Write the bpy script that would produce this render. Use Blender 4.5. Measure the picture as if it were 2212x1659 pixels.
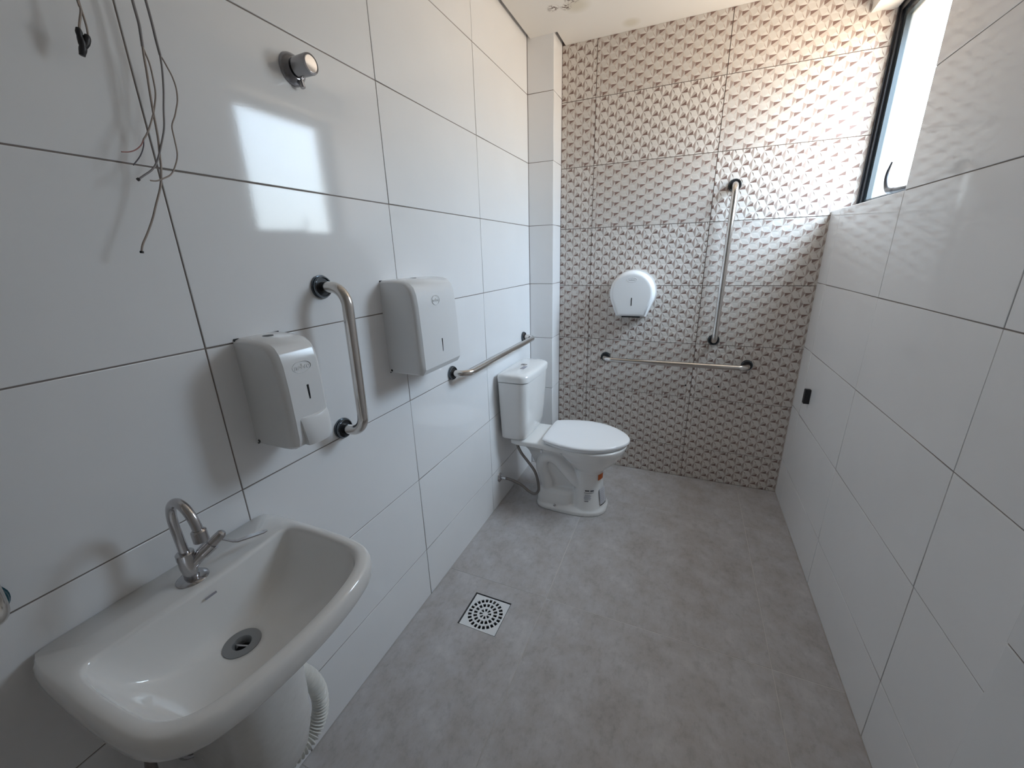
import bpy, bmesh, math, random
from mathutils import Vector, Matrix
random.seed(7)
sc = bpy.context.scene
for o in list(bpy.data.objects):
    bpy.data.objects.remove(o, do_unlink=True)
COL = sc.collection
PI = math.pi

# ------------------------------------------------------------------ camera
yaw, pitch, roll = -0.40992466, -0.30903711, -0.02699592
FPX = 863.487
sy, cy_, sp, cp = math.sin(yaw), math.cos(yaw), math.sin(pitch), math.cos(pitch)
fwd = Vector((sy * cp, cy_ * cp, sp))
rgt = Vector((cy_, -sy, 0))
upv = rgt.cross(fwd)
cr, sr = math.cos(roll), math.sin(roll)
r2 = rgt * cr + upv * sr
u2 = -rgt * sr + upv * cr
cam = bpy.data.cameras.new('camera')
camo = bpy.data.objects.new('camera', cam)
COL.objects.link(camo)
m = Matrix((r2, u2, -fwd)).transposed().to_4x4()
m.translation = Vector((0.89071, -0.4882, 1.38285))
camo.matrix_world = m
cam.sensor_fit = 'HORIZONTAL'
cam.sensor_width = 36
cam.lens = FPX / 2212 * 36
cam.clip_start = 0.02
sc.camera = camo

# ------------------------------------------------------------------ world, light, exposure
sc.view_settings.view_transform = 'Standard'
sc.view_settings.look = 'None'
sc.view_settings.exposure = 0.06
sc.view_settings.gamma = 1.0
sc.view_settings.use_curve_mapping = False
sc.cycles.use_denoising = True
sc.cycles.max_bounces = 10
sc.cycles.diffuse_bounces = 6
sc.cycles.glossy_bounces = 5
sc.cycles.transparent_max_bounces = 10
sc.cycles.sample_clamp_indirect = 4
sc.cycles.caustics_reflective = False
sc.cycles.caustics_refractive = False
SKY = 38.5
wd = bpy.data.worlds.new('daylight')
sc.world = wd
wd.use_nodes = True
nt = wd.node_tree
nt.nodes.clear()
wo = nt.nodes.new('ShaderNodeOutputWorld')
bg = nt.nodes.new('ShaderNodeBackground')
tc = nt.nodes.new('ShaderNodeTexCoord')
sx = nt.nodes.new('ShaderNodeSeparateXYZ')
mr = nt.nodes.new('ShaderNodeMapRange')
mr.inputs['From Min'].default_value = -1
mr.inputs['From Max'].default_value = 1
rp = nt.nodes.new('ShaderNodeValToRGB')
e = rp.color_ramp.elements
e[0].position = 0.0
e[0].color = (0.33, 0.255, 0.188, 1)          # sunlit ground and walls below the window
e[1].position = 1.0
e[1].color = (0.70, 0.86, 1.0, 1)
a = e.new(0.46); a.color = (0.345, 0.282, 0.216, 1)
a = e.new(0.54); a.color = (0.275, 0.32, 0.35, 1)
a = e.new(0.66); a.color = (0.33, 0.425, 0.535, 1)
a = e.new(0.80); a.color = (0.62, 0.80, 1.0, 1)
nt.links.new(tc.outputs['Generated'], sx.inputs[0])
nt.links.new(sx.outputs['Z'], mr.inputs['Value'])
nt.links.new(mr.outputs[0], rp.inputs[0])
nt.links.new(rp.outputs[0], bg.inputs['Color'])
bg.inputs['Strength'].default_value = SKY
nt.links.new(bg.outputs[0], wo.inputs[0])

def area(name, loc, rot, sxx, syy, power, color, portal=False):
    l = bpy.data.lights.new(name, 'AREA')
    l.shape = 'RECTANGLE'; l.size = sxx; l.size_y = syy
    l.energy = power; l.color = color
    if portal: l.cycles.is_portal = True
    o = bpy.data.objects.new(name, l); COL.objects.link(o)
    o.location = loc; o.rotation_euler = rot
    return o
# sky portal over the window opening, facing into the room
area('window_portal', (1.70, 1.653, 1.935), (0, PI / 2, 0), 0.80, 0.80, 1, (1, 1, 1), True)

# ------------------------------------------------------------------ materials
def mat(name, col, rough=0.5, metal=0.0, spec=0.5, coat=0.0, ior=None):
    mm = bpy.data.materials.new(name); mm.use_nodes = True
    b = mm.node_tree.nodes['Principled BSDF']
    b.inputs['Base Color'].default_value = (*col, 1)
    b.inputs['Roughness'].default_value = rough
    b.inputs['Metallic'].default_value = metal
    b.inputs['Specular IOR Level'].default_value = spec
    if coat:
        b.inputs['Coat Weight'].default_value = coat
        b.inputs['Coat Roughness'].default_value = 0.04
    return mm, b

def noise(mm, scale, detail=3, rough=0.6, coord='Object', mapping=None):
    n = mm.node_tree; t = n.nodes.new('ShaderNodeTexCoord')
    x = n.nodes.new('ShaderNodeTexNoise')
    x.inputs['Scale'].default_value = scale; x.inputs['Detail'].default_value = detail
    x.inputs['Roughness'].default_value = rough
    if mapping:
        mp = n.nodes.new('ShaderNodeMapping'); mp.inputs['Scale'].default_value = mapping
        n.links.new(t.outputs[coord], mp.inputs[0]); n.links.new(mp.outputs[0], x.inputs['Vector'])
    else:
        n.links.new(t.outputs[coord], x.inputs['Vector'])
    return x

def add_bump(mm, b, tex, strength, dist):
    n = mm.node_tree; bp = n.nodes.new('ShaderNodeBump')
    bp.inputs['Strength'].default_value = strength; bp.inputs['Distance'].default_value = dist
    n.links.new(tex.outputs['Fac'], bp.inputs['Height']); n.links.new(bp.outputs[0], b.inputs['Normal'])
    return bp

def ramp(mm, src, stops):
    n = mm.node_tree; r = n.nodes.new('ShaderNodeValToRGB')
    els = r.color_ramp.elements
    els[0].position, els[0].color = stops[0][0], (*stops[0][1], 1)
    els[1].position, els[1].color = stops[-1][0], (*stops[-1][1], 1)
    for p, c in stops[1:-1]:
        q = els.new(p); q.color = (*c, 1)
    n.links.new(src, r.inputs[0]); return r

M = {}
M['tile'], b = mat('white_glazed_tile', (0.80, 0.80, 0.80), 0.07)
add_bump(M['tile'], b, noise(M['tile'], 170, 2, 0.5, 'Object'), 0.05, 0.0006)
x = noise(M['tile'], 3.0, 4, 0.6, 'Object')
r = ramp(M['tile'], x.outputs['Fac'], [(0.3, (0.825, 0.82, 0.822)), (0.7, (0.85, 0.845, 0.845))])
M['tile'].node_tree.links.new(r.outputs[0], b.inputs['Base Color'])
M['grout'], b = mat('grey_brown_grout', (0.23, 0.195, 0.175), 0.9)
M['grout_mid'], b = mat('brown_grey_grout', (0.20, 0.16, 0.14), 0.9)
M['grout_floor'], b = mat('pale_floor_grout', (0.64, 0.61, 0.58), 0.9)
M['grout_pale'], b = mat('pale_grout', (0.30, 0.28, 0.26), 0.9)
M['paint'], b = mat('white_ceiling_paint', (0.80, 0.77, 0.72), 0.85)
x = noise(M['paint'], 6, 5, 0.6)
r = ramp(M['paint'], x.outputs['Fac'], [(0.35, (0.76, 0.73, 0.68)), (0.65, (0.82, 0.79, 0.74))])
M['paint'].node_tree.links.new(r.outputs[0], b.inputs['Base Color'])
M['wallpaint'], b = mat('white_wall_paint', (0.72, 0.71, 0.69), 0.8)

# ceiling with mould spots
M['ceil'], b = mat('ceiling_paint_mould', (0.80, 0.77, 0.72), 0.85)
n = M['ceil'].node_tree
t = n.nodes.new('ShaderNodeTexCoord')
def blob(cx, cyy, rad):
    v = n.nodes.new('ShaderNodeVectorMath'); v.operation = 'DISTANCE'
    v.inputs[1].default_value = (cx, cyy, 2.455)
    n.links.new(t.outputs['Object'], v.inputs[0])
    q = n.nodes.new('ShaderNodeMapRange'); q.inputs['From Min'].default_value = rad
    q.inputs['From Max'].default_value = rad * 0.35
    n.links.new(v.outputs['Value'], q.inputs['Value']); return q.outputs[0]
def mx(a_, b_, op='MAXIMUM'):
    q = n.nodes.new('ShaderNodeMath'); q.operation = op
    n.links.new(a_, q.inputs[0]); n.links.new(b_, q.inputs[1]); return q.outputs[0]
sp1 = noise(M['ceil'], 95, 3, 0.6)
th = n.nodes.new('ShaderNodeMapRange'); th.inputs['From Min'].default_value = 0.47; th.inputs['From Max'].default_value = 0.54
n.links.new(sp1.outputs['Fac'], th.inputs['Value'])
dark = mx(mx(mx(blob(0.205, 1.675, 0.034), blob(0.262, 1.69, 0.030)), blob(0.30, 1.645, 0.040)), th.outputs[0], 'MULTIPLY')
yel = mx(blob(0.31, 1.70, 0.07), blob(0.515, 1.955, 0.05))
mx1 = n.nodes.new('ShaderNodeMix'); mx1.data_type = 'RGBA'
mx1.inputs['A'].default_value = (0.80, 0.77, 0.72, 1); mx1.inputs['B'].default_value = (0.60, 0.55, 0.42, 1)
sc1 = n.nodes.new('ShaderNodeMath'); sc1.operation = 'MULTIPLY'; sc1.inputs[1].default_value = 0.6
n.links.new(yel, sc1.inputs[0]); n.links.new(sc1.outputs[0], mx1.inputs['Factor'])
mx2 = n.nodes.new('ShaderNodeMix'); mx2.data_type = 'RGBA'; mx2.inputs['B'].default_value = (0.17, 0.12, 0.10, 1)
sc2 = n.nodes.new('ShaderNodeMath'); sc2.operation = 'MULTIPLY'; sc2.inputs[1].default_value = 0.95
n.links.new(dark, sc2.inputs[0]); n.links.new(sc2.outputs[0], mx2.inputs['Factor'])
n.links.new(mx1.outputs['Result'], mx2.inputs['A']); n.links.new(mx2.outputs['Result'], b.inputs['Base Color'])

# floor
M['floor'], b = mat('grey_cement_porcelain', (0.3, 0.28, 0.27), 0.42)
x1 = noise(M['floor'], 7.5, 8, 0.68)
x2 = noise(M['floor'], 40, 6, 0.75, 'Object', (1, 0.55, 1))
r1 = ramp(M['floor'], x1.outputs['Fac'], [(0.30, (0.375, 0.342, 0.325)), (0.43, (0.455, 0.428, 0.415)), (0.55, (0.50, 0.482, 0.484)), (0.72, (0.60, 0.578, 0.572))])
r2_ = ramp(M['floor'], x2.outputs['Fac'], [(0.28, (0.70, 0.69, 0.68)), (0.5, (0.98, 0.98, 0.98)), (0.72, (1.0, 1.0, 1.0))])
mm_ = M['floor'].node_tree.nodes.new('ShaderNodeMix'); mm_.data_type = 'RGBA'; mm_.blend_type = 'MULTIPLY'
mm_.inputs['Factor'].default_value = 0.75
L_ = M['floor'].node_tree.links
L_.new(r1.outputs[0], mm_.inputs['A']); L_.new(r2_.outputs[0], mm_.inputs['B']); L_.new(mm_.outputs['Result'], b.inputs['Base Color'])
add_bump(M['floor'], b, noise(M['floor'], 300, 3), 0.06, 0.0006)

# patterned tile: three printed tones
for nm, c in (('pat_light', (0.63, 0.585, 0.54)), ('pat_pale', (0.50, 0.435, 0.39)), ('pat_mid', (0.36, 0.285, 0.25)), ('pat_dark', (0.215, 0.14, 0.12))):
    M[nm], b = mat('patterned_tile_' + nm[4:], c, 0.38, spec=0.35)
M['ceramic'], b = mat('white_ceramic', (0.84, 0.83, 0.815), 0.06, coat=0.3)
M['seat'], b = mat('white_seat_plastic', (0.88, 0.885, 0.90), 0.22)
M['plastic'], b = mat('white_plastic', (0.80, 0.80, 0.80), 0.16)
M['pvc'], b = mat('white_pvc', (0.74, 0.73, 0.69), 0.30)
M['column'], b = mat('dusty_ceramic', (0.72, 0.72, 0.70), 0.25)
x = noise(M['column'], 60, 5, 0.7)
r = ramp(M['column'], x.outputs['Fac'], [(0.24, (0.45, 0.43, 0.41)), (0.33, (0.72, 0.71, 0.69)), (0.8, (0.78, 0.775, 0.76))])
M['column'].node_tree.links.new(r.outputs[0], b.inputs['Base Color'])
M['chrome'], b = mat('chrome', (0.66, 0.65, 0.66), 0.08, 1.0)
M['dullchrome'], b = mat('worn_chrome', (0.52, 0.51, 0.52), 0.16, 1.0)
M['satinchrome'], b = mat('satin_grey_chrome', (0.33, 0.325, 0.34), 0.22, 1.0)
M['drainmetal'], b = mat('dull_drain_metal', (0.30, 0.31, 0.32), 0.35, 0.25)
M['steel'], b = mat('brushed_stainless', (0.66, 0.63, 0.60), 0.17, 1.0)
M['black'], b = mat('black_rubber', (0.012, 0.012, 0.015), 0.45)
M['blackhole'], b = mat('black_slot', (0.004, 0.004, 0.005), 0.8)
M['rim'], b = mat('dark_chrome_rim', (0.16, 0.18, 0.20), 0.18, 1.0)
M['tealrim'], b = mat('teal_dark_rim', (0.03, 0.10, 0.13), 0.3, 0.6)
M['braid'], b = mat('steel_braid', (0.26, 0.235, 0.22), 0.42, 0.85)
w = M['braid'].node_tree.nodes.new('ShaderNodeTexWave'); w.inputs['Scale'].default_value = 220
tt = M['braid'].node_tree.nodes.new('ShaderNodeTexCoord')
M['braid'].node_tree.links.new(tt.outputs['Object'], w.inputs['Vector'])
bp = M['braid'].node_tree.nodes.new('ShaderNodeBump'); bp.inputs['Strength'].default_value = 0.4; bp.inputs['Distance'].default_value = 0.0006
M['braid'].node_tree.links.new(w.outputs['Fac'], bp.inputs['Height']); M['braid'].node_tree.links.new(bp.outputs[0], b.inputs['Normal'])
M['wire_grey'], b = mat('grey_cable_sheath', (0.27, 0.25, 0.25), 0.5)
M['wire_beige'], b = mat('beige_wire', (0.36, 0.30, 0.26), 0.5)
M['wire_pink'], b = mat('bare_copper_pink', (0.40, 0.20, 0.18), 0.5)
M['wire_dark'], b = mat('dark_wire', (0.12, 0.11, 0.13), 0.5)
M['alu'], b = mat('black_aluminium', (0.018, 0.020, 0.026), 0.30, 0.3)
M['alu2'], b = mat('slate_blue_gasket', (0.022, 0.034, 0.042), 0.25, 0.2)
M['orange'], b = mat('orange_sticker', (0.62, 0.13, 0.02), 0.5)
M['sticker'], b = mat('pale_label', (0.58, 0.57, 0.60), 0.4)
M['ink'], b = mat('label_ink', (0.06, 0.06, 0.07), 0.5)
M['inkgrey'], b = mat('label_ink_grey', (0.33, 0.32, 0.36), 0.5)
M['doorpaint'], b = mat('door_paint', (0.55, 0.53, 0.50), 0.5)
# frosted window glass: part of the light passes straight, part is scattered
g = bpy.data.materials.new('frosted_window_glass'); g.use_nodes = True; gn = g.node_tree; gn.nodes.clear()
go = gn.nodes.new('ShaderNodeOutputMaterial'); gm = gn.nodes.new('ShaderNodeMixShader'); gm2 = gn.nodes.new('ShaderNodeMixShader')
gt = gn.nodes.new('ShaderNodeBsdfTransparent'); gt.inputs[0].default_value = (0.97, 0.975, 0.975, 1)
gl_ = gn.nodes.new('ShaderNodeBsdfTranslucent'); gl_.inputs[0].default_value = (0.90, 0.95, 0.92, 1)
gg = gn.nodes.new('ShaderNodeBsdfGlossy'); gg.inputs['Roughness'].default_value = 0.15
gm.inputs[0].default_value = 0.08; gm2.inputs[0].default_value = 0.04
gn.links.new(gt.outputs[0], gm.inputs[1]); gn.links.new(gl_.outputs[0], gm.inputs[2])
gn.links.new(gm.outputs[0], gm2.inputs[1]); gn.links.new(gg.outputs[0], gm2.inputs[2])
gn.links.new(gm2.outputs[0], go.inputs[0]); M['glass'] = g

# ------------------------------------------------------------------ helpers
def link(name, me, parent=None, loc=None):
    o = bpy.data.objects.new(name, me); COL.objects.link(o)
    if parent is not None: o.parent = parent
    if loc is not None: o.location = loc
    return o

def mesh(name, vs, fs, material, parent=None, smooth=False, fm=None):
    me = bpy.data.meshes.new(name); me.from_pydata([tuple(v) for v in vs], [], fs)
    for q in (material if isinstance(material, (list, tuple)) else [material]): me.materials.append(q)
    if fm:
        for p, k in zip(me.polygons, fm): p.material_index = k
    if smooth:
        for p in me.polygons: p.use_smooth = True
    me.update()
    bm_ = bmesh.new(); bm_.from_mesh(me)
    bmesh.ops.recalc_face_normals(bm_, faces=bm_.faces); bm_.to_mesh(me); bm_.free()
    return link(name, me, parent)

def from_bm(name, bm_, material, parent=None, smooth=False, angle=None):
    bmesh.ops.recalc_face_normals(bm_, faces=bm_.faces)
    me = bpy.data.meshes.new(name); bm_.to_mesh(me); bm_.free()
    for q in (material if isinstance(material, (list, tuple)) else [material]): me.materials.append(q)
    if smooth:
        for p in me.polygons: p.use_smooth = True
        if angle: me.set_sharp_from_angle(angle=math.radians(angle))
    return link(name, me, parent)

def bxm(bm_, a_, b_, bev=0.0, seg=2):
    c = [(a_[i] + b_[i]) / 2 for i in range(3)]; s = [abs(b_[i] - a_[i]) for i in range(3)]
    g_ = bmesh.ops.create_cube(bm_, size=1, matrix=Matrix.Translation(c) @ Matrix.Diagonal((*s, 1)))
    if bev:
        es = list({e_ for v in g_['verts'] for e_ in v.link_edges})
        bmesh.ops.bevel(bm_, geom=es, offset=bev, segments=seg, affect='EDGES', profile=0.5)

def box(name, a_, b_, material, parent=None, bev=0.0, seg=2):
    bm_ = bmesh.new(); bxm(bm_, a_, b_, bev, seg)
    return from_bm(name, bm_, material, parent, smooth=bev > 0, angle=40)

def thing(name, label, cat, loc=(0, 0, 0), group=None):
    o = bpy.data.objects.new(name, None); COL.objects.link(o); o.location = loc
    o.empty_display_size = 0.05
    o['label'] = label; o['category'] = cat
    if group: o['group'] = group
    return o
def tag(o, label, cat, group=None):
    o['label'] = label; o['category'] = cat
    if group: o['group'] = group
    return o
def struct(o): o['kind'] = 'structure'; return o
def rebase(root):
    """parts are modelled in world coordinates; cancel the root's offset"""
    bpy.context.view_layer.update()
    inv = root.matrix_world.inverted()
    for c in root.children: c.matrix_parent_inverse = inv

def catmull(pts, sub=8):
    P = [Vector(p) for p in pts]; P = [P[0] * 2 - P[1]] + P + [P[-1] * 2 - P[-2]]
    out = []
    for i in range(1, len(P) - 2):
        p0, p1, p2, p3 = P[i - 1:i + 3]
        for k in range(sub):
            t_ = k / sub
            out.append(0.5 * ((2 * p1) + (p2 - p0) * t_ + (2 * p0 - 5 * p1 + 4 * p2 - p3) * t_ * t_ + (3 * p1 - p0 - 3 * p2 + p3) * t_ ** 3))
    out.append(P[-2]); return out

def roundpath(pts, rad, seg=10):
    P = [Vector(p) for p in pts]; out = [P[0]]
    for i in range(1, len(P) - 1):
        a_, b_, c_ = P[i - 1], P[i], P[i + 1]
        d1 = (a_ - b_).normalized(); d2 = (c_ - b_).normalized()
        ang = d1.angle(d2); tl = rad / math.tan(ang / 2)
        s, e_ = b_ + d1 * tl, b_ + d2 * tl
        cen = b_ + (d1 + d2).normalized() * (rad / math.sin(ang / 2))
        v1, v2 = s - cen, e_ - cen
        for k in range(seg + 1):
            v = v1.slerp(v2, k / seg); out.append(cen + v.normalized() * rad)
    out.append(P[-1]); return out

def sweep(bm_, path, rad, seg=16, caps=True):
    P = [Vector(p) for p in path]; n_ = len(P)
    rads = rad if isinstance(rad, (list, tuple)) else [rad] * n_
    T = [(P[min(i + 1, n_ - 1)] - P[max(i - 1, 0)]).normalized() for i in range(n_)]
    ref = Vector((0, 0, 1)) if abs(T[0].z) < 0.9 else Vector((1, 0, 0))
    N = T[0].cross(ref).normalized(); rings = []
    for i in range(n_):
        if i:
            N = (N - T[i] * N.dot(T[i])).normalized()
        B = T[i].cross(N)
        rings.append([bm_.verts.new(P[i] + (N * math.cos(2 * PI * k / seg) + B * math.sin(2 * PI * k / seg)) * rads[i]) for k in range(seg)])
    for i in range(n_ - 1):
        for k in range(seg):
            bm_.faces.new((rings[i][k], rings[i][(k + 1) % seg], rings[i + 1][(k + 1) % seg], rings[i + 1][k]))
    if caps:
        bm_.faces.new(rings[0][::-1]); bm_.faces.new(rings[-1])

def tube(name, path, rad, material, parent=None, seg=16, caps=True):
    bm_ = bmesh.new(); sweep(bm_, path, rad, seg, caps)
    return from_bm(name, bm_, material, parent, True, 50)

def lathe(name, origin, axis, prof, material, parent=None, seg=32, sharp=35):
    """prof: list of (distance along axis, radius)"""
    A = Vector(axis).normalized(); O = Vector(origin)
    ref = Vector((0, 0, 1)) if abs(A.z) < 0.9 else Vector((1, 0, 0))
    N = A.cross(ref).normalized(); B = A.cross(N); bm_ = bmesh.new(); rings = []
    for d, rr in prof:
        if rr < 1e-6: rings.append([bm_.verts.new(O + A * d)])
        else: rings.append([bm_.verts.new(O + A * d + (N * math.cos(2 * PI * k / seg) + B * math.sin(2 * PI * k / seg)) * rr) for k in range(seg)])
    for i in range(len(rings) - 1):
        a_, b_ = rings[i], rings[i + 1]
        for k in range(seg):
            k2 = (k + 1) % seg
            if len(a_) == 1 and len(b_) == 1: continue
            if len(a_) == 1: bm_.faces.new((a_[0], b_[k], b_[k2]))
            elif len(b_) == 1: bm_.faces.new((a_[k], a_[k2], b_[0]))
            else: bm_.faces.new((a_[k], a_[k2], b_[k2], b_[k]))
    return from_bm(name, bm_, material, parent, True, sharp)

def loft(bm_, rings, cap0=True, cap1=True):
    R = [[bm_.verts.new(p) for p in r_] for r_ in rings]; k_ = len(R[0])
    for i in range(len(R) - 1):
        for k in range(k_):
            bm_.faces.new((R[i][k], R[i][(k + 1) % k_], R[i + 1][(k + 1) % k_], R[i + 1][k]))
    if cap0: bm_.faces.new(R[0][::-1])
    if cap1: bm_.faces.new(R[-1])
    return R

# ------------------------------------------------------------------ room constants (metres)
W = 1.4934; D = 2.0309; H = 0.33
YP, XP = 1.8759, 0.1465
ROWS = [0.0, 0.2296, 0.5596, 0.8896, 1.2196, 1.5496, 1.8796, 2.2096, 2.5396]
YB = -1.25
G = 0.0014            # half joint
TH = 0.006            # tile thickness

_tile_cache = {}
def tile_mesh(du, dv, material, bev=0.0012):
    key = (round(du, 4), round(dv, 4), material.name)
    if key in _tile_cache: return _tile_cache[key]
    vs = []; 
    for (w_, ins) in ((-TH, 0), (-bev, 0), (-bev * 0.3, bev * 0.3), (0, bev)):
        vs += [(ins, ins, w_), (du - ins, ins, w_), (du - ins, dv - ins, w_), (ins, dv - ins, w_)]
    fs = []
    for i in range(3):
        for k in range(4):
            fs.append((i * 4 + k, i * 4 + (k + 1) % 4, i * 4 + 4 + (k + 1) % 4, i * 4 + 4 + k))
    fs.append((12, 13, 14, 15)); fs.append((3, 2, 1, 0))
    me = bpy.data.meshes.new('tile'); me.from_pydata(vs, [], fs); me.materials.append(material); me.update()
    for p in me.polygons: p.use_smooth = p.index < 12
    _tile_cache[key] = me; return me

def put_tiles(parent, O, U, V, N, us, vs_, material, skip=None, tilt=0.0012):
    O, U, V, N = Vector(O), Vector(U), Vector(V), Vector(N)
    for i in range(len(us) - 1):
        for j in range(len(vs_) - 1):
            if skip and skip(i, j): continue
            u0, u1, v0, v1 = us[i] + G, us[i + 1] - G, vs_[j] + G, vs_[j + 1] - G
            if u1 - u0 < 0.004: continue
            me = tile_mesh(u1 - u0, v1 - v0, material)
            o = link('tile', me, parent)
            R = Matrix((U, V, N)).transposed().to_4x4()
            lift = random.uniform(-0.0003, 0.0003)
            rot = Matrix.Rotation(random.uniform(-tilt, tilt), 4, 'X') @ Matrix.Rotation(random.uniform(-tilt, tilt), 4, 'Y')
            T = Matrix.Translation(O + U * u0 + V * v0 + N * lift) @ R
            c = Matrix.Translation((-(u1 - u0) / 2, -(v1 - v0) / 2, 0))
            o.matrix_basis = T @ c.inverted() @ rot @ c

BACK = 0.0018
# ---- left wall
wl = struct(box('wall_left', (-0.14, YB, -0.1), (-BACK, D + 0.12, 2.62), M['grout']))
put_tiles(wl, (0, 0, 0), (0, 1, 0), (0, 0, 1), (1, 0, 0), [YB, -0.6257, 0, 0.6257, 1.2513, YP], ROWS, M['tile'])
# ---- corner column of the left back corner
wc = struct(box('wall_corner_left', (-BACK, YP + BACK, -0.1), (XP - BACK, D + 0.001, 2.62), M['grout']))
put_tiles(wc, (0, YP, 0), (1, 0, 0), (0, 0, 1), (0, -1, 0), [0.0, XP + G], ROWS, M['tile'])
put_tiles(wc, (XP, YP, 0), (0, 1, 0), (0, 0, 1), (1, 0, 0), [-G * 0.2, D - YP], ROWS, M['tile'])
# ---- right wall with the window opening
WT = 0.24
bm_ = bmesh.new()
bxm(bm_, (W + BACK, 0.12, -0.1), (W + WT, D + 0.05, 1.5496 - BACK))
bxm(bm_, (W + BACK, 0.12, 1.5496 - BACK), (W + WT, 1.2756 - BACK, 2.62))
wr = struct(from_bm('wall_right', bm_, M['grout']))
RR = [z - 0.0034 if z else 0 for z in ROWS]; RR[5] = 1.5496
YR = [0.12, 0.6496, 1.2756, 1.884, D]
put_tiles(wr, (W, 0, 0), (0, -1, 0), (0, 0, 1), (-1, 0, 0), [-y for y in YR[::-1]], RR, M['tile'],
          skip=lambda i, j: i < 2 and j >= 5)
# sill and near jamb of the opening
put_tiles(wr, (W, 0, 1.5496), (1, 0, 0), (0, 1, 0), (0, 0, 1), [0, 0.095], [1.2756, 1.884, D], M['tile'])
put_tiles(wr, (W, 1.2756, 0), (1, 0, 0), (0, 0, 1), (0, 1, 0), [0, 0.095], [1.5496, 1.8762, 2.2062, 2.50], M['tile'])
# ---- near corner column on the right wall
XN = 1.316
wn = struct(box('wall_corner_right', (XN + BACK, YB, -0.1), (W + WT, 0.12 - BACK, 2.62), M['grout']))
put_tiles(wn, (XN, 0, 0), (0, -1, 0), (0, 0, 1), (-1, 0, 0), [-0.12, 0.5, -YB], ROWS, M['tile'])
put_tiles(wn, (W, 0.12, 0), (-1, 0, 0), (0, 0, 1), (0, 1, 0), [0, W - XN], ROWS, M['tile'])
# ---- wall behind the camera with the doorway wall
wf = struct(box('wall_front', (-0.14, YB - 0.12, -0.1), (W + WT, YB, 2.62), M['wallpaint']))
dr_ = struct(box('door_1', (0.28, YB - 0.02, 0.0), (1.10, YB + 0.015, 2.10), M['doorpaint'], None, 0.003))
for (a_, b_) in (((0.22, YB - 0.02, 0.0), (0.28, YB + 0.03, 2.16)), ((1.10, YB - 0.02, 0.0), (1.16, YB + 0.03, 2.16)), ((0.28, YB - 0.02, 2.10), (1.10, YB + 0.03, 2.16))):
    box('door_frame', a_, b_, M['wallpaint'], dr_, 0.003)
tube('door_handle', roundpath([(1.03, YB + 0.015, 1.02), (1.03, YB + 0.06, 1.02), (0.92, YB + 0.06, 1.02)], 0.015, 6), 0.009, M['chrome'], dr_, 12)
# ---- ceiling: board with a shadow gap along the left wall
bm_ = bmesh.new()
gp = 0.018
pts = [(gp, YB), (W + WT, YB), (W + WT, D + 0.05), (XP + gp, D + 0.05), (XP + gp, YP + 0.02), (XP + gp, YP - 0.0), (gp, YP - 0.0)]
lo = [bm_.verts.new((x_, y_, 2.455)) for x_, y_ in pts]; hi = [bm_.verts.new((x_, y_, 2.468)) for x_, y_ in pts]
bm_.faces.new(lo[::-1]); bm_.faces.new(hi)
for i in range(len(pts)):
    bm_.faces.new((lo[i], lo[(i + 1) % len(pts)], hi[(i + 1) % len(pts)], hi[i]))
bxm(bm_, (-0.14, YB - 0.12, 2.52), (W + WT, D + 0.12, 2.62))
ce = struct(from_bm('ceiling', bm_, M['ceil']))
# lintel over the window
struct(box('trim_1', (W - 0.001, 1.2756, 2.322), (W + WT, D - 0.001, 2.455), M['paint']))

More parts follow.
